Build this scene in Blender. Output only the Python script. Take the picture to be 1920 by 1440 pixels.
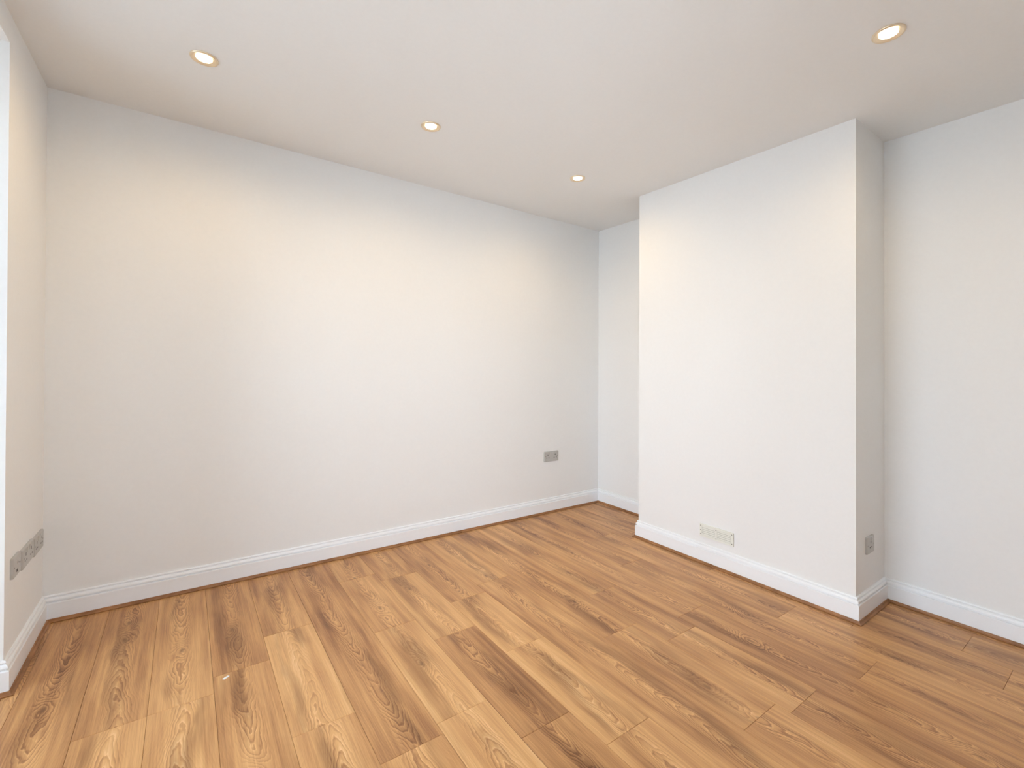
import bpy, bmesh, math, random
from mathutils import Matrix, Vector

# ------------------------------------------------------------------ camera, sky, exposure
S = bpy.context.scene
COL = S.collection
for o in list(bpy.data.objects):
    bpy.data.objects.remove(o, do_unlink=True)

YAW, PITCH, ROLL = 0.61724, -0.00108, 0.01817
F_PX = 863.19
CAM = Vector((0.50528, -2.8793, 1.18211))
fw = Vector((math.sin(YAW), math.cos(YAW), 0)); rt = Vector((math.cos(YAW), -math.sin(YAW), 0)); up = Vector((0, 0, 1))
fw, up = fw * math.cos(PITCH) + up * math.sin(PITCH), up * math.cos(PITCH) - fw * math.sin(PITCH)
rt, up = rt * math.cos(ROLL) + up * math.sin(ROLL), up * math.cos(ROLL) - rt * math.sin(ROLL)
cd = bpy.data.cameras.new('camera')
cam = bpy.data.objects.new('camera', cd); COL.objects.link(cam)
cd.sensor_fit = 'HORIZONTAL'; cd.sensor_width = 36.0
cd.lens = F_PX / 1920 * 36.0
cd.shift_y = -31.8 / 1920            # shift lens (vertical correction of the photograph)
cd.clip_start = 0.02; cd.clip_end = 200
M = Matrix.Identity(4)
for i, a in enumerate((rt, up, -fw)):
    for j in range(3):
        M[j][i] = a[j]
M.translation = CAM
cam.matrix_world = M
S.camera = cam

W = bpy.data.worlds.new('overcast_sky'); S.world = W
W.use_nodes = True
bg = W.node_tree.nodes['Background']
bg.inputs[0].default_value = (0.79, 0.93, 1.075, 1)
bg.inputs[1].default_value = 8.5

S.view_settings.view_transform = 'Standard'
S.view_settings.look = 'None'
S.view_settings.gamma = 1.0
S.view_settings.use_curve_mapping = False
S.view_settings.exposure = -0.20

# ------------------------------------------------------------------ room dimensions (metres)
H = 2.4
LX, LY = -0.00741, 0.01365           # walls sheared with height to fit the edge lines in the image
WR = 3.512                            # back of the alcoves
WC = 3.1213                           # front of the chimney breast
YA, YB = -0.7688, -2.0547             # sides of the chimney breast
YJ, YJ2 = -0.540, -2.58               # bay opening in the left wall
YF = -3.10                            # wall behind the camera
BAY = -0.62
SILL = 0.05                           # unseen bay glazing brought near the floor to brighten the lower walls
FX0, FX1, FZ0, FZ1 = 0.75, 1.95, 0.95, 2.08   # unseen window added behind the viewer to light the back wall
HB = 2.297                            # soffit of the bay
random.seed(7)


def lean(p):
    return Vector((p[0] + LX * p[2], p[1] + LY * p[2], p[2]))


# ------------------------------------------------------------------ node helpers
class NT:
    def __init__(s, name):
        s.m = bpy.data.materials.new(name); s.m.use_nodes = True
        s.t = s.m.node_tree; s.b = s.t.nodes['Principled BSDF']; s.out = s.t.nodes['Material Output']

    def n(s, typ, **kw):
        x = s.t.nodes.new(typ)
        for k, v in kw.items():
            setattr(x, k, v)
        return x

    def put(s, sock, v):
        if isinstance(v, bpy.types.NodeSocket):
            s.t.links.new(v, sock)
        else:
            sock.default_value = v

    def math(s, op, a, b=0.0, c=None, clamp=False):
        x = s.n('ShaderNodeMath', operation=op, use_clamp=clamp)
        s.put(x.inputs[0], a); s.put(x.inputs[1], b)
        if c is not None:
            s.put(x.inputs[2], c)
        return x.outputs[0]

    def xyz(s, x, y, z=0.0):
        c = s.n('ShaderNodeCombineXYZ')
        for i, v in enumerate((x, y, z)):
            s.put(c.inputs[i], v)
        return c.outputs[0]

    def noise(s, vec, scale=1.0, detail=2.0, rough=0.5, dist=0.0):
        x = s.n('ShaderNodeTexNoise', noise_dimensions='3D')
        s.put(x.inputs['Vector'], vec)
        x.inputs['Scale'].default_value = scale; x.inputs['Detail'].default_value = detail
        x.inputs['Roughness'].default_value = rough; x.inputs['Distortion'].default_value = dist
        return x.outputs[0]

    def ramp(s, fac, stops):
        x = s.n('ShaderNodeValToRGB')
        e = x.color_ramp.elements
        while len(e) < len(stops):
            e.new(0.5)
        for el, (p, c) in zip(e, stops):
            el.position = p
            el.color = (*c, 1) if len(c) == 3 else c
        s.put(x.inputs[0], fac)
        return x.outputs[0]

    def mix(s, fac, a, b, mode='MIX'):
        x = s.n('ShaderNodeMix', data_type='RGBA', blend_type=mode)
        s.put(x.inputs[0], fac); s.put(x.inputs[6], a); s.put(x.inputs[7], b)
        return x.outputs[2]

    def sstep(s, v, a, b, lo=0.0, hi=1.0):
        x = s.n('ShaderNodeMapRange', interpolation_type='SMOOTHSTEP')
        s.put(x.inputs[0], v)
        for i, q in enumerate((a, b, lo, hi)):
            x.inputs[i + 1].default_value = q
        return x.outputs[0]

    def bump(s, h, strength, dist):
        x = s.n('ShaderNodeBump')
        x.inputs['Strength'].default_value = strength; x.inputs['Distance'].default_value = dist
        s.put(x.inputs['Height'], h)
        s.t.links.new(x.outputs[0], s.b.inputs['Normal'])


def lin(r, g, b):
    f = lambda c: (c / 255 / 12.92) if c <= 10.3 else ((c / 255 + 0.055) / 1.055) ** 2.4
    return (f(r), f(g), f(b))


def lin4(*c):
    return (*lin(*c), 1)


def plain(name, rgb, rough=0.5, metal=0.0, spec=0.5, grain=0.0):
    k = NT(name)
    co = k.n('ShaderNodeTexCoord').outputs['Object']
    c = k.mix(k.noise(co, 60, 2), (*[v * 0.97 for v in rgb], 1), (*rgb, 1))
    k.t.links.new(c, k.b.inputs['Base Color'])
    k.b.inputs['Roughness'].default_value = rough
    k.b.inputs['Metallic'].default_value = metal
    k.b.inputs['Specular IOR Level'].default_value = spec
    if grain:
        k.bump(k.noise(co, 260, 3), grain, 0.0006)
    return k.m


MAT = {}
MAT['wall'] = plain('wall_emulsion', (0.90, 0.895, 0.885), 0.75, 0, 0.25, 0.02)
MAT['ceiling'] = plain('ceiling_emulsion', (0.90, 0.895, 0.885), 0.85, 0, 0.2, 0.02)
MAT['gloss'] = plain('skirting_satin_paint', (0.95, 0.965, 0.985), 0.28, 0, 0.5)
MAT['plate'] = plain('grey_socket_plate', lin(190, 188, 184), 0.38, 0.0, 0.5)
MAT['rocker'] = plain('grey_rocker', lin(196, 193, 188), 0.3, 0.0, 0.5)
MAT['hole_shade'] = plain('slot_shade', lin(70, 66, 62), 0.6)  # dark colour painted in for the shade inside the socket openings
MAT['screw'] = plain('screw_metal', lin(140, 136, 130), 0.3, 0.8)
MAT['vent'] = plain('cream_vent_plastic', lin(240, 240, 231), 0.45)
MAT['ventdark'] = plain('vent_shadow_gap', lin(172, 170, 160), 0.8)
MAT['bezel'] = plain('satin_nickel', lin(235, 218, 192), 0.38, 0.85)
MAT['upvc'] = plain('white_window_frame', (0.85, 0.86, 0.87), 0.3)
MAT['sub'] = plain('dark_underlay', lin(92, 62, 40), 0.9)
MAT['paving'] = plain('bounce_paving', (0.64, 0.63, 0.60), 0.9)
MAT['fleck'] = plain('white_paint_fleck', (0.85, 0.84, 0.8), 0.6)


def emit(name, rgb, strength):
    k = NT(name)
    lw = k.n('ShaderNodeTexCoord').outputs['Object']
    x = k.n('ShaderNodeEmission'); x.inputs[1].default_value = strength
    c = k.mix(k.noise(lw, 40), (*rgb, 1), (rgb[0], rgb[1] * 0.98, rgb[2] * 0.95, 1))
    k.t.links.new(c, x.inputs[0]); k.t.links.new(x.outputs[0], k.out.inputs[0])
    return k.m


MAT['lamp'] = emit('warm_lamp_lens', (1.0, 0.82, 0.56), 14.0)


def glass():
    k = NT('window_glass')
    tr = k.n('ShaderNodeBsdfTransparent'); gl = k.n('ShaderNodeBsdfGlossy')
    gl.inputs['Roughness'].default_value = 0.02
    fr = k.n('ShaderNodeFresnel'); fr.inputs[0].default_value = 1.45
    mx = k.n('ShaderNodeMixShader')
    k.t.links.new(fr.outputs[0], mx.inputs[0]); k.t.links.new(tr.outputs[0], mx.inputs[1]); k.t.links.new(gl.outputs[0], mx.inputs[2])
    k.t.links.new(mx.outputs[0], k.out.inputs[0])
    return k.m


MAT['glass'] = glass()


def oak():
    """Oak laminate plank: cathedral arches down the middle, straight grain at the sides, fibre streaks, smoky blotches."""
    k = NT('oak_laminate')
    co = k.n('ShaderNodeTexCoord').outputs['Object']
    sp = k.n('ShaderNodeSeparateXYZ'); k.put(sp.inputs[0], co)
    oi = k.n('ShaderNodeObjectInfo')
    osep = k.n('ShaderNodeSeparateColor'); k.put(osep.inputs[0], oi.outputs['Color'])
    tone, seed, flip = osep.outputs[0], osep.outputs[1], osep.outputs[2]
    x = sp.outputs[0]
    sgn = k.math('SUBTRACT', k.math('MULTIPLY', k.math('GREATER_THAN', flip, 0.5), 2.0), 1.0)
    off = k.math('MULTIPLY', seed, 91.7)
    v = k.math('ADD', k.math('MULTIPLY', sp.outputs[1], sgn), off)
    # wandering centre line of the arches
    w1 = k.math('SUBTRACT', k.noise(k.xyz(v, off), 2.2, 1), 0.5)
    w2 = k.math('SUBTRACT', k.noise(k.xyz(v, off, 3.1), 13.0, 1), 0.5)
    u = k.math('ADD', x, k.math('MULTIPLY', w1, 0.075))
    u = k.math('ADD', u, k.math('MULTIPLY', w2, 0.016))
    u2 = k.math('MULTIPLY', u, u)
    hyp = k.math('SQRT', k.math('ADD', u2, 0.00042))
    n1 = k.noise(k.xyz(k.math('MULTIPLY', u, 9.0), k.math('MULTIPLY', v, 3.0), off), 1.0, 2, 0.5)
    n2 = k.noise(k.xyz(k.math('MULTIPLY', u, 55.0), k.math('MULTIPLY', v, 16.0), off), 1.0, 2, 0.5)
    ph = k.math('ADD', k.math('MULTIPLY', v, 14.0), k.math('MULTIPLY', hyp, 135.0))
    ph = k.math('ADD', ph, k.math('MULTIPLY', n1, 7.0))
    ph = k.math('ADD', ph, k.math('MULTIPLY', n2, 1.8))
    # the odd knot, with the rings bending round it
    vo = k.n('ShaderNodeTexVoronoi', voronoi_dimensions='2D'); vo.inputs['Scale'].default_value = 1.0
    k.put(vo.inputs['Vector'], k.xyz(k.math('MULTIPLY', x, 9.0), k.math('MULTIPLY', v, 3.6)))
    au = k.math('ABSOLUTE', u)
    vs = k.n('ShaderNodeSeparateColor'); k.put(vs.inputs[0], vo.outputs['Color'])
    rare = k.math('MULTIPLY', k.math('GREATER_THAN', vs.outputs[0], 0.86), k.sstep(au, 0.03, 0.07, 1.0, 0.0))
    ph = k.math('ADD', ph, k.math('MULTIPLY', k.math('MULTIPLY', k.sstep(vo.outputs['Distance'], 0.0, 0.42, 1.0, 0.0), rare), 5.0))
    kn = k.math('MULTIPLY', k.sstep(vo.outputs['Distance'], 0.01, 0.11, 0.6, 0.0), rare)
    fr = k.math('FRACT', ph)
    ring = k.ramp(fr, [(0.0, (0.95,) * 3), (0.13, (0.66,) * 3), (0.50, (0.52,) * 3), (0.76, (0.10,) * 3), (0.88, (0.22,) * 3), (1.0, (0.95,) * 3)])
    cm = k.sstep(au, 0.014, 0.050, 1.0, 0.13)                      # arches strongest in the middle
    patch = k.sstep(k.noise(k.xyz(k.math('MULTIPLY', v, 1.0), off, 7.7), 2.6, 1), 0.30, 0.62, 0.45, 1.0)
    ra = k.math('MULTIPLY', k.math('SUBTRACT', ring, 0.48), k.math('MULTIPLY', cm, patch))
    # straight fibres and broad streaks
    f1 = k.math('SUBTRACT', k.noise(k.xyz(k.math('MULTIPLY', x, 300.0), k.math('MULTIPLY', v, 5.0), off), 1.0, 3, 0.6), 0.5)
    f2 = k.math('SUBTRACT', k.noise(k.xyz(k.math('MULTIPLY', x, 46.0), k.math('MULTIPLY', v, 1.3), off), 1.0, 2, 0.5), 0.5)
    f3 = k.math('SUBTRACT', k.noise(k.xyz(k.math('MULTIPLY', u, 15.0), k.math('MULTIPLY', v, 2.0), off), 1.0, 2, 0.5), 0.5)
    val = k.math('ADD', k.math('MULTIPLY', ra, 0.58), 0.55)
    val = k.math('ADD', val, k.math('MULTIPLY', f1, 0.46))
    val = k.math('ADD', val, k.math('MULTIPLY', f2, 0.50))
    val = k.math('ADD', val, k.math('MULTIPLY', f3, 0.64))
    val = k.math('ADD', val, k.math('MULTIPLY', k.math('SUBTRACT', tone, 0.5), 0.46), clamp=True)
    c = k.ramp(val, [(0.0, lin(112, 74, 48)), (0.30, lin(162, 114, 75)), (0.52, lin(199, 148, 98)), (0.75, lin(222, 172, 116)), (1.0, lin(242, 200, 148))])
    # smoky grey blotches, darker where the arches run
    sm = k.noise(k.xyz(k.math('MULTIPLY', u, 13.0), k.math('MULTIPLY', v, 1.9), k.math('ADD', off, 20.0)), 1.0, 3, 0.55)
    smm = k.math('MULTIPLY', k.sstep(sm, 0.46, 0.70), k.sstep(au, 0.02, 0.085, 0.78, 0.3))
    c = k.mix(smm, c, k.mix(1.0, c, lin4(178, 168, 164), 'MULTIPLY'))
    c = k.mix(kn, c, lin4(108, 74, 48))
    k.t.links.new(c, k.b.inputs['Base Color'])
    rr = k.math('ADD', 0.34, k.math('MULTIPLY', f1, 0.12))
    k.t.links.new(rr, k.b.inputs['Roughness'])
    k.b.inputs['Specular IOR Level'].default_value = 0.30
    k.bump(k.math('ADD', f1, k.math('MULTIPLY', ra, 0.3)), 0.12, 0.0006)
    return k.m


MAT['oak'] = oak()


def bead_wood():
    k = NT('oak_scotia_bead')
    co = k.n('ShaderNodeTexCoord').outputs['Object']
    a = k.noise(co, 14, 3)
    c = k.ramp(a, [(0.3, lin(136, 91, 54)), (0.7, lin(172, 121, 77))])
    k.t.links.new(c, k.b.inputs['Base Color']); k.b.inputs['Roughness'].default_value = 0.4
    return k.m


MAT['bead'] = bead_wood()


# ------------------------------------------------------------------ mesh helpers
def mesh_obj(name, verts, faces, mat, parent=None, origin=(0, 0, 0), smooth=False):
    o = Vector(origin)
    me = bpy.data.meshes.new(name)
    me.from_pydata([tuple(Vector(v) - o) for v in verts], [], faces)
    bm = bmesh.new(); bm.from_mesh(me)
    bmesh.ops.recalc_face_normals(bm, faces=bm.faces)
    bm.to_mesh(me); bm.free()
    me.materials.append(MAT[mat])
    if smooth:
        me.polygons.foreach_set('use_smooth', [True] * len(me.polygons))
    ob = bpy.data.objects.new(name, me); COL.objects.link(ob)
    if parent is None:
        ob.location = o
    else:
        ob.parent = parent
        ob.location = o - parent.location if o.length else Vector((0, 0, 0))
    return ob


def tag(o, label=None, cat=None, group=None, kind=None):
    for k_, v_ in (('label', label), ('category', cat), ('group', group), ('kind', kind)):
        if v_:
            o[k_] = v_
    return o


def thing(name, loc, label, cat, group=None):
    e = bpy.data.objects.new(name, None); COL.objects.link(e)
    e.location = loc; e.empty_display_size = 0.05
    return tag(e, label, cat, group)


BOXF = [(0, 3, 2, 1), (4, 5, 6, 7), (0, 1, 5, 4), (1, 2, 6, 5), (2, 3, 7, 6), (3, 0, 4, 7)]


def box_v(x0, x1, y0, y1, z0, z1, f=lambda p: p):
    return [f((x, y, z)) for z in (z0, z1) for x, y in ((x0, y0), (x1, y0), (x1, y1), (x0, y1))]


def boxes(name, lst, mat, f=lean, parent=None):
    V, Fc = [], []
    for b in lst:
        n = len(V); V += box_v(*b, f)
        Fc += [tuple(i + n for i in q) for q in BOXF]
    return mesh_obj(name, V, Fc, mat, parent)


# ------------------------------------------------------------------ the room shell
T = 0.14
SET = 'structure'
tag(boxes('wall_back', [(-0.02, WR + T, 0, T, -0.03, H + 0.1)], 'wall'), 'plain white long wall with a grey socket near its right end', 'wall', kind=SET)
tag(boxes('wall_right', [(WR, WR + T, YF - T, 0.0, -0.03, H + 0.1)], 'wall'), 'white wall at the back of the alcoves beside the chimney breast', 'wall', kind=SET)
tag(boxes('wall_chimney_breast', [(WC, WR, YB, YA, -0.03, H + 0.1)], 'wall'), 'white chimney breast standing out into the room', 'wall', kind=SET)
tag(boxes('wall_left', [(BAY, 0, YJ, T, -0.03, H + 0.1), (BAY, 0, YF - T, YJ2, -0.03, H + 0.1), (BAY, 0, YJ2, YJ, HB, H + 0.1)], 'wall'),
    'white wall with the bay opening at the left edge', 'wall', kind=SET)
tag(boxes('wall_front', [(0, FX0, YF - T, YF, -0.03, H + 0.1), (FX1, WR, YF - T, YF, -0.03, H + 0.1), (FX0, FX1, YF - T, YF, -0.03, FZ0), (FX0, FX1, YF - T, YF, FZ1, H + 0.1)], 'wall'), 'white wall behind the viewer', 'wall', kind=SET)
tag(boxes('wall_bay', [(BAY - 0.12, BAY, YJ2 - 0.1, YJ + 0.1, -0.03, SILL)], 'wall'), 'low white upstand under the bay glazing', 'wall', kind=SET)
tag(boxes('ceiling', [(-0.04, WR + T, YF - T, T, H, H + 0.08)], 'ceiling'), 'smooth off-white ceiling with recessed spotlights', 'ceiling', kind=SET)

# ------------------------------------------------------------------ the floor and its planks
floor = mesh_obj('floor', box_v(BAY, WR, YF, 0.0, -0.05, -0.0085), BOXF, 'sub')
tag(floor, 'warm oak laminate floor of long planks', 'floor', kind=SET)

SEAM = [0.004, 0.045, 0.233, 0.4185, 0.606, 0.796, 0.992, 1.198, 1.394, 1.600, 1.806, 2.020, 2.232, 2.440, 2.643, 2.840, 3.035, 3.230, 3.425, 3.508]
JOINT = {  # row index -> end joints, from the back wall towards the viewer
    0: [-1.1], 1: [-1.22, -2.4], 2: [-0.948, -2.15], 3: [-0.945, -2.1], 4: [-0.843, -2.05], 5: [-0.662, -1.31, -2.5], 6: [-1.56, -2.75],
    7: [-0.33, -0.892, -1.512, -2.7], 8: [-0.433, -1.085, -1.716, -2.9], 9: [-0.845, -1.325, -1.887], 10: [-0.758, -2.45],
    11: [-1.48, -2.10], 12: [-1.177, -1.65, -2.152], 13: [-1.56, -2.78], 14: [-1.02, -2.22], 15: [-0.62, -1.83, -2.85], 16: [-1.35, -2.55],
    17: [-0.45, -2.40], 18: [-2.75]}
TONE = {  # overall tone of single planks (0.5 = average)
    (1, 0): .40, (2, 0): .42, (2, 1): .62, (3, 0): .66, (3, 1): .76, (4, 0): .30, (4, 1): .58, (5, 0): .42, (5, 1): .78, (5, 2): .66,
    (6, 0): .28, (6, 1): .55, (7, 0): .46, (7, 1): .58, (7, 2): .70, (7, 3): .78, (8, 0): .52, (8, 1): .62, (8, 2): .30, (8, 3): .34,
    (9, 0): .40, (9, 1): .66, (9, 2): .74, (9, 3): .70, (10, 0): .62, (10, 1): .50, (11, 0): .42, (11, 1): .58, (12, 0): .58, (12, 1): .44,
    (12, 2): .62, (13, 0): .46, (13, 1): .32, (14, 0): .44, (14, 1): .40, (15, 0): .40, (15, 1): .46, (16, 0): .48}


def plank(x0, x1, y0, y1, tone, idx):
    g, bv, d = 0.0003, 0.0010, 0.0085
    cx, cy = (x0 + x1) / 2, (y0 + y1) / 2
    a, b = (x1 - x0) / 2 - g, (y1 - y0) / 2 - g
    V = []
    for ia, ib, z in ((a, b, -d), (a, b, -bv), (a - bv, b - bv, 0.0)):
        V += [(-ia, -ib, z), (ia, -ib, z), (ia, ib, z), (-ia, ib, z)]
    Fc = [(3, 2, 1, 0), (8, 9, 10, 11)]
    for r in (0, 4):
        for i in range(4):
            j = (i + 1) % 4
            Fc.append((r + i, r + j, r + 4 + j, r + 4 + i))
    me = bpy.data.meshes.new('plank'); me.from_pydata(V, [], Fc); me.materials.append(MAT['oak'])
    o = bpy.data.objects.new('plank', me); COL.objects.link(o)
    o.parent = floor; o.location = (cx, cy, 0)
    o.color = (tone, random.random(), random.random(), 1)
    return o


rows = list(zip(SEAM[:-1], SEAM[1:]))
for i, (x0, x1) in enumerate(rows):
    ys = [-0.004] + JOINT[i] + [YF + 0.002]
    for j, (ya, yb) in enumerate(zip(ys[:-1], ys[1:])):
        t = TONE.get((i, j), random.uniform(.36, .64))
        # pieces that meet the chimney breast stop in front of it
        if x1 > WC + 0.004:
            segs = []
            for lo, hi in ((YA + 0.004, 0), (YF, YB - 0.004)):
                s0, s1 = min(ya, hi), max(yb, lo)
                if s0 - s1 > 0.01:
                    segs.append((s0, s1))
            for s0, s1 in segs:
                plank(x0, x1, s1, s0, t, (i, j))
            if x0 < WC - 0.004:
                s0, s1 = min(ya, YA + 0.004), max(yb, YB - 0.004)
                if s0 - s1 > 0.01:
                    plank(x0, WC - 0.004, s1, s0, t, (i, j))
        else:
            plank(x0, x1, yb, ya, t, (i, j))
# floor of the bay
bx = [BAY + 0.004, -0.49, -0.30, -0.11, 0.003]
for i, (x0, x1) in enumerate(zip(bx[:-1], bx[1:])):
    for y1, y0 in ((YJ - 0.004, -1.3 - 0.2 * i), (-1.3 - 0.2 * i, YJ2 + 0.004)):
        plank(x0, x1, y0, y1, random.uniform(.42, .66), (90, i))

# ------------------------------------------------------------------ skirting boards and oak beads
SK = [(0, .1170), (.0050, .1170), (.0078, .1155), (.0090, .1125), (.0086, .1100), (.0050, .1080), (.0050, .1058), (.0098, .1040), (.0130, .1000),
      (.0146, .0955), (.0148, .0915), (.0088, .0890), (.0088, .0852), (.0158, .0838), (.0177, .0825), (.0180, .0790), (.0180, .0005), (0, .0005)]
BEAD = [(.0180, .0150), (.0212, .0150), (.0222, .0138), (.0226, .0100), (.0242, .0068), (.0272, .0052), (.0312, .0050), (.0325, .0040), (.0318, .0008), (.0300, .0002), (.0180, .0002)]
# run along the walls with the room on the right-hand side, as corner points
PATH = [(BAY, YJ), (0, YJ), (0, 0), (WR, 0), (WR, YA), (WC, YA), (WC, YB), (WR, YB), (WR, YF)]
NAMES = ['bay', 'left', 'back', 'alcove', 'chimney_return', 'chimney_front', 'chimney_side', 'right']
WHERE = ['round the corner of the bay opening', 'on the short wall beside the bay opening', 'along the long back wall', 'across the narrow far alcove',
         'on the far side of the chimney breast', 'along the front of the chimney breast', 'on the near side of the chimney breast', 'along the near alcove wall']


def offs(path, d):
    out = []
    for i, p in enumerate(path):
        p = Vector(p)
        ns = []
        for a, b in ((i - 1, i), (i, i + 1)):
            if a >= 0 and b < len(path):
                e = (Vector(path[b]) - Vector(path[a])).normalized()
                ns.append(Vector((e.y, -e.x)))
        out.append(p + (ns[0] if len(ns) == 1 else ns[0] + ns[1]) * d)
    return out


def sweep(profile, seg):
    V, n = [], len(profile)
    for d, z in profile:
        q = offs(PATH, d)
        V.append((q[seg], z)); V.append((q[seg + 1], z))
    verts = [lean((p.x, p.y, z)) for p, z in V]
    Fc = []
    for i in range(n):
        j = (i + 1) % n
        Fc.append((2 * i, 2 * j, 2 * j + 1, 2 * i + 1))
    Fc.append(tuple(2 * i for i in range(n))); Fc.append(tuple(2 * i + 1 for i in reversed(range(n))))
    return verts, Fc


for i, nm in enumerate(NAMES):
    v, f_ = sweep(SK, i)
    tag(mesh_obj('baseboard_' + nm, v, f_, 'gloss'), 'white moulded skirting board ' + WHERE[i], 'skirting board', kind=SET)
    v, f_ = sweep(BEAD, i)
    tag(mesh_obj('trim_%d' % (i + 1), v, f_, 'bead'), 'brown oak floor bead at the foot of the skirting ' + WHERE[i], 'floor trim', kind=SET)

# ------------------------------------------------------------------ bay window (daylight comes in here, left of the frame)
win = boxes('window_1', [(BAY - 0.10, BAY - 0.03, YJ2, YJ, SILL, SILL + 0.08), (BAY - 0.10, BAY - 0.03, YJ2, YJ, HB - 0.07, HB),
                         (BAY - 0.10, BAY - 0.03, YJ2, YJ2 + 0.07, SILL + 0.08, HB - 0.07), (BAY - 0.10, BAY - 0.03, YJ - 0.07, YJ, SILL + 0.08, HB - 0.07)], 'upvc')
tag(win, 'unseen white framed bay glazing, made full-height to light the lower walls', 'window', kind=SET)
for k_ in (1, 2):
    y = YJ2 + (YJ - YJ2) * k_ / 3
    boxes('mullion', [(BAY - 0.095, BAY - 0.035, y - 0.03, y + 0.03, SILL + 0.08, HB - 0.07)], 'upvc', parent=win)
for k_ in range(3):
    w = (YJ - YJ2) / 3
    y0 = YJ2 + w * k_ + 0.03; y1 = y0 + w - 0.06
    boxes('transom', [(BAY - 0.09, BAY - 0.04, y0, y1, 1.56, 1.61)], 'upvc', parent=win)
    boxes('pane', [(BAY - 0.068, BAY - 0.064, y0, y1, SILL + 0.08, HB - 0.07)], 'glass', parent=win)
boxes('threshold', [(BAY - 0.03, BAY + 0.03, YJ2 + 0.002, YJ - 0.002, 0.002, SILL + 0.012)], 'upvc', parent=win)


# added window, out of view, giving frontal light on the back wall
yw = YF - 0.09
fill_win = boxes('fill_window', [(FX0, FX1, yw, yw + 0.06, FZ0, FZ0 + 0.07), (FX0, FX1, yw, yw + 0.06, FZ1 - 0.07, FZ1),
                          (FX0, FX0 + 0.07, yw, yw + 0.06, FZ0 + 0.07, FZ1 - 0.07), (FX1 - 0.07, FX1, yw, yw + 0.06, FZ0 + 0.07, FZ1 - 0.07)], 'upvc')
tag(fill_win, 'unseen white framed window added behind the viewer for frontal light', 'window', kind=SET)
xm = (FX0 + FX1) / 2
boxes('mullion', [(xm - 0.035, xm + 0.035, yw + 0.005, yw + 0.055, FZ0 + 0.07, FZ1 - 0.07)], 'upvc', parent=fill_win)
for x0, x1 in ((FX0 + 0.07, xm - 0.035), (xm + 0.035, FX1 - 0.07)):
    boxes('pane', [(x0, x1, yw + 0.028, yw + 0.032, FZ0 + 0.07, FZ1 - 0.07)], 'glass', parent=fill_win)
boxes('window_sill', [(FX0 - 0.03, FX1 + 0.03, YF - 0.03, YF + 0.06, FZ0 - 0.028, FZ0 - 0.001)], 'upvc', parent=fill_win)

# unseen ground added outside, kept pale to bounce daylight up to the ceiling
def ground(name, x0, x1, y0, y1):
    return mesh_obj(name, box_v(x0, x1, y0, y1, -0.62, -0.50), BOXF, 'paving')


g_ = ground('ground', -40, 40, -40, 40)
tag(g_, 'unseen pale paving added outside the windows to bounce daylight in', 'paving', kind=SET)


# ------------------------------------------------------------------ wall plates
class Frame:
    """Local frame on a wall: a = along the wall, b = up, n = out of the wall."""
    def __init__(s, o, ea, en):
        s.o, s.ea, s.en, s.eb = Vector(o), Vector(ea), Vector(en), Vector((0, 0, 1))

    def p(s, a, b, n):
        return lean(s.o + s.ea * a + s.eb * b + s.en * n)


def rrect(w, h, r, seg=4):
    pts = []
    for cx, cy, a0 in ((w / 2 - r, h / 2 - r, 0), (-w / 2 + r, h / 2 - r, 90), (-w / 2 + r, -h / 2 + r, 180), (w / 2 - r, -h / 2 + r, 270)):
        for i in range(seg + 1):
            t = math.radians(a0 + 90 * i / seg)
            pts.append((cx + r * math.cos(t), cy + r * math.sin(t)))
    return pts


def prism(name, fr, ca, cb, w, h, r, levels, mat, parent, tilt=0.0):
    """Stack of rounded rectangles: levels = (inset, n)."""
    V, Fc, m = [], [], None
    for ins, n in levels:
        q = rrect(w - 2 * ins, h - 2 * ins, max(r - ins, 0.0003))
        m = len(q)
        V += [fr.p(ca + a, cb + b, n + tilt * b) for a, b in q]
    for l in range(len(levels) - 1):
        for i in range(m):
            j = (i + 1) % m
            Fc.append((l * m + i, l * m + j, (l + 1) * m + j, (l + 1) * m + i))
    Fc.append(tuple(reversed(range(m)))); Fc.append(tuple(range((len(levels) - 1) * m, len(levels) * m)))
    V = [v - parent.location for v in V]
    ob = mesh_obj(name, V, Fc, mat)
    ob.parent = parent
    return ob


def disc(name, fr, ca, cb, r, n0, n1, mat, parent, seg=14):
    V, Fc = [], []
    for rr, n in ((r, n0), (r, n1 - 0.0003), (r * 0.85, n1)):
        V += [fr.p(ca + rr * math.cos(2 * math.pi * i / seg), cb + rr * math.sin(2 * math.pi * i / seg), n) for i in range(seg)]
    for l in range(2):
        for i in range(seg):
            j = (i + 1) % seg
            Fc.append((l * seg + i, l * seg + j, (l + 1) * seg + j, (l + 1) * seg + i))
    Fc.append(tuple(range(2 * seg, 3 * seg))); Fc.append(tuple(reversed(range(seg))))
    V = [v - parent.location for v in V]
    ob = mesh_obj(name, V, Fc, mat); ob.parent = parent
    return ob


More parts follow.
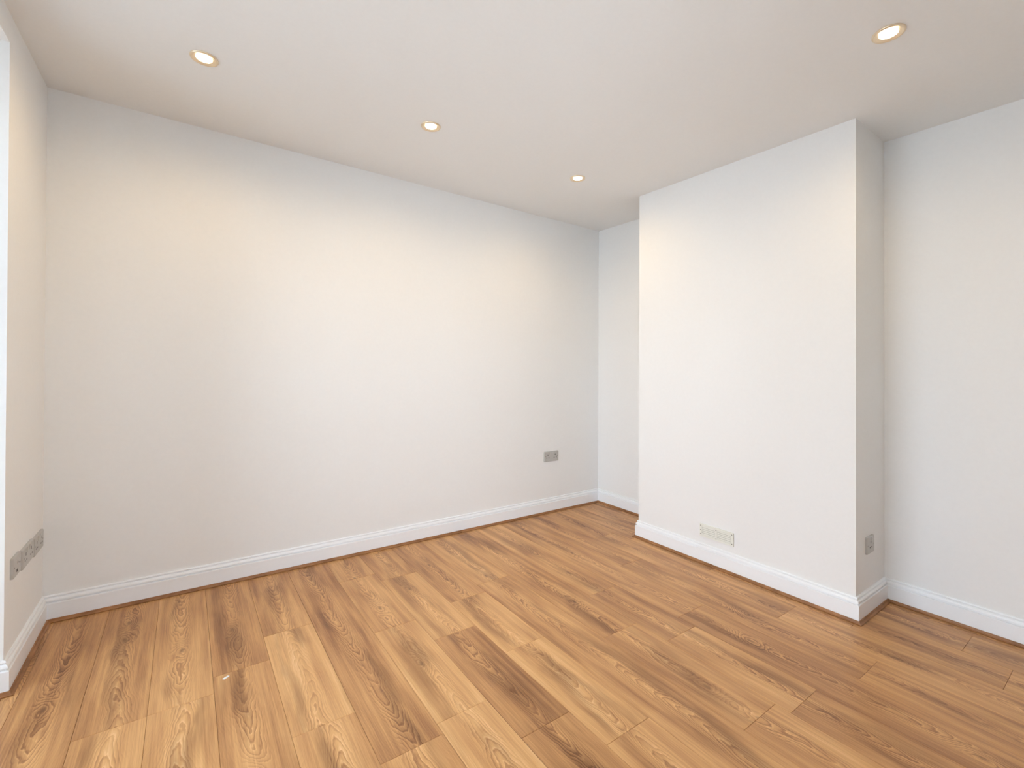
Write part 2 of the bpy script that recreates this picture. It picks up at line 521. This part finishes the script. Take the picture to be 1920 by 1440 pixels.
def socket(name, fr, w, h, gangs, label, kind='socket'):
    root = thing(name, fr.p(0, -h / 2, 0), label, 'socket')
    n = 0.0095
    prism('face_plate', fr, 0, 0, w, h, 0.006, [(0, 0), (0, 0.006), (0.0012, 0.0084), (0.003, n)], 'plate', root)
    if kind == 'socket':
        cs = [0] if gangs == 1 else [-0.039, 0.039]
        for c in cs:
            inner = 1 if c < 0 else -1
            sx = c + (inner * 0.024 if gangs == 2 else 0.018)
            prism('rocker_switch', fr, sx, 0.024, 0.013, 0.021, 0.002, [(0, n - 0.001), (0, n + 0.0014), (0.001, n + 0.0026)], 'rocker', root, tilt=0.06)
            prism('pin_hole_inlay', fr, c, 0.012, 0.0058, 0.0120, 0.0006, [(0, n - 0.002), (0, n + 0.0003)], 'hole_shade', root)  # flush dark inlay in place of a shaded recess
            for s in (-1, 1):
                prism('pin_hole_inlay', fr, c + s * 0.0112, -0.0115, 0.0090, 0.0058, 0.0006, [(0, n - 0.002), (0, n + 0.0003)], 'hole_shade', root)
        for s in (-1, 1):
            disc('screw', fr, s * (0.0605 if gangs == 2 else 0.0385), 0.0, 0.0033, n - 0.0015, n + 0.0005, 'screw', root)
    else:                                                     # aerial / telephone outlet
        disc('aerial_jack', fr, 0.004, 0.010, 0.0075, n - 0.001, n + 0.003, 'rocker', root)
        disc('jack_centre', fr, 0.004, 0.010, 0.0032, n + 0.001, n + 0.0034, 'hole_shade', root)
        prism('phone_port', fr, -0.004, -0.018, 0.013, 0.010, 0.001, [(0, n - 0.001), (0, n + 0.0004)], 'hole_shade', root)
        for s in (-1, 1):
            disc('screw', fr, s * 0.0345, 0.0, 0.0033, n - 0.0015, n + 0.0005, 'screw', root)
    return root


X, Y = (1, 0, 0), (0, 1, 0)
socket('double_socket', Frame((2.963, 0, 0.4545), X, (0, -1, 0)), 0.152, 0.083, 2, 'grey double socket low on the long back wall near the corner')
socket('double_socket', Frame((0, -0.113, 0.392), Y, X), 0.146, 0.078, 2, 'grey double socket on the left wall, nearest the back corner')
socket('double_socket', Frame((0, -0.277, 0.400), Y, X), 0.158, 0.078, 2, 'grey double socket on the left wall, middle of three plates')
socket('outlet_plate', Frame((0, -0.430, 0.410), Y, X), 0.094, 0.076, 1, 'small grey outlet plate on the left wall, nearest the bay opening', 'aerial')
socket('single_socket', Frame((3.286, YB, 0.333), X, (0, -1, 0)), 0.096, 0.084, 1, 'grey single socket on the shaded near side of the chimney breast')

# ------------------------------------------------------------------ air vent on the chimney breast
vf = Frame((WC, -1.351, 0.198), (0, -1, 0), (-1, 0, 0))
VW, VH = 0.214, 0.078
vent = thing('air_vent', vf.p(0, -VH / 2, 0), 'cream plastic louvred air vent above the skirting of the chimney breast', 'air vent')
prism('back_plate', vf, 0, 0, VW - 0.004, VH - 0.004, 0.003, [(0, 0), (0, 0.0035)], 'ventdark', vent)


def bar(name, a0, a1, b0, b1, n0, n1, tilt=0.0, mat='vent', bev=0.0008):
    return prism(name, vf, (a0 + a1) / 2, (b0 + b1) / 2, a1 - a0, b1 - b0, 0.001, [(0, n0), (0, n1 - bev), (bev, n1)], mat, vent, tilt)


e, q = 0.014, 0.012
V, Fc = [], []
bar('frame_rail', -VW / 2, VW / 2, VH / 2 - q, VH / 2, 0.001, 0.0075)
bar('frame_rail', -VW / 2, VW / 2, -VH / 2, -VH / 2 + q, 0.001, 0.0075)
bar('frame_stile', -VW / 2, -VW / 2 + e, -VH / 2 + q, VH / 2 - q, 0.001, 0.0075)
bar('frame_stile', VW / 2 - e, VW / 2, -VH / 2 + q, VH / 2 - q, 0.001, 0.0075)
bar('centre_bar', -0.007, 0.007, -VH / 2 + q, VH / 2 - q, 0.001, 0.0072)
ns = 5
hgt = (VH - 2 * q) / ns
for s in (-1, 1):
    a0, a1 = (0.0075, VW / 2 - e - 0.0005) if s > 0 else (-VW / 2 + e + 0.0005, -0.0075)
    for i in range(ns):
        b0 = -VH / 2 + q + i * hgt
        bar('slat', a0, a1, b0 + 0.0012, b0 + hgt - 0.0012, 0.002, 0.0062, tilt=-0.12, bev=0.0006)
for a, b in ((-VW / 2 + 0.007, 0.027), (-VW / 2 + 0.007, 0.0), (-VW / 2 + 0.007, -0.024), (0, 0.024), (0, -0.027), (VW / 2 - 0.009, 0.027), (VW / 2 - 0.009, -0.027)):
    disc('screw', vf, a, b, 0.0032, 0.006, 0.0082, 'screw', vent, 10)


# ------------------------------------------------------------------ recessed ceiling spotlights
def lathe(name, prof, mat, parent, seg=40, cap=False):
    V, Fc = [], []
    n = len(prof)
    for r, z in prof:
        V += [(r * math.cos(2 * math.pi * i / seg), r * math.sin(2 * math.pi * i / seg), z) for i in range(seg)]
    for l in range(n - 1):
        for i in range(seg):
            j = (i + 1) % seg
            Fc.append((l * seg + i, l * seg + j, (l + 1) * seg + j, (l + 1) * seg + i))
    if cap:
        Fc.append(tuple(range((n - 1) * seg, n * seg)))
    o = mesh_obj(name, V, Fc, mat, smooth=True)
    o.parent = parent
    return o


LAMPS = [((0.550, -0.639), 'round lit ceiling spotlight at the left, nearest the bay opening'),
         ((1.509, -0.712), 'round lit ceiling spotlight above the middle of the long back wall'),
         ((2.544, -0.697), 'small-looking lit ceiling spotlight by the far corner, left of the chimney breast'),
         ((2.541, -2.302), 'round lit ceiling spotlight at the top right, in front of the near alcove')]
for (x, y), lab in LAMPS:
    root = thing('ceiling_spotlight', (x, y, H), lab, 'spotlight', 'recessed ceiling spotlights')
    lathe('bezel', [(0.0490, 0.0), (0.0492, -0.0025), (0.0478, -0.0052), (0.0450, -0.0064), (0.0415, -0.0060), (0.0395, -0.0045)], 'bezel', root)
    lathe('reflector', [(0.0395, -0.0045), (0.0330, -0.0022), (0.0250, -0.0006)], 'bezel', root)
    lathe('lamp_lens', [(0.0285, -0.0006), (0.0280, -0.0030), (0.0235, -0.0052), (0.0150, -0.0066), (0.0070, -0.0072), (0.0005, -0.0074)], 'lamp', root, cap=True)
    ld = bpy.data.lights.new('lamp_beam', 'SPOT')
    ld.energy = 11.5; ld.color = (1.0, 0.70, 0.32); ld.spot_size = math.radians(176); ld.spot_blend = 0.75; ld.shadow_soft_size = 0.03
    lo = bpy.data.objects.new('lamp_beam', ld); COL.objects.link(lo)
    lo.parent = root; lo.location = (0, 0, -0.022)

# ------------------------------------------------------------------ a fleck of white paint left on the floor
fl = [(0.634, -0.872), (0.652, -0.862), (0.658, -0.866), (0.655, -0.871), (0.640, -0.880)]
V = [(a, b, 0.0002) for a, b in fl] + [(a * 0.9 + 0.0648, b * 0.9 - 0.087, 0.0016) for a, b in fl]
Fc = [tuple(reversed(range(5))), tuple(range(5, 10))] + [(i, (i + 1) % 5, 5 + (i + 1) % 5, 5 + i) for i in range(5)]
tag(mesh_obj('paint_fleck', V, Fc, 'fleck', origin=(0.647, -0.87, 0)), 'tiny white fleck of paint lying on the oak floor', 'paint fleck')
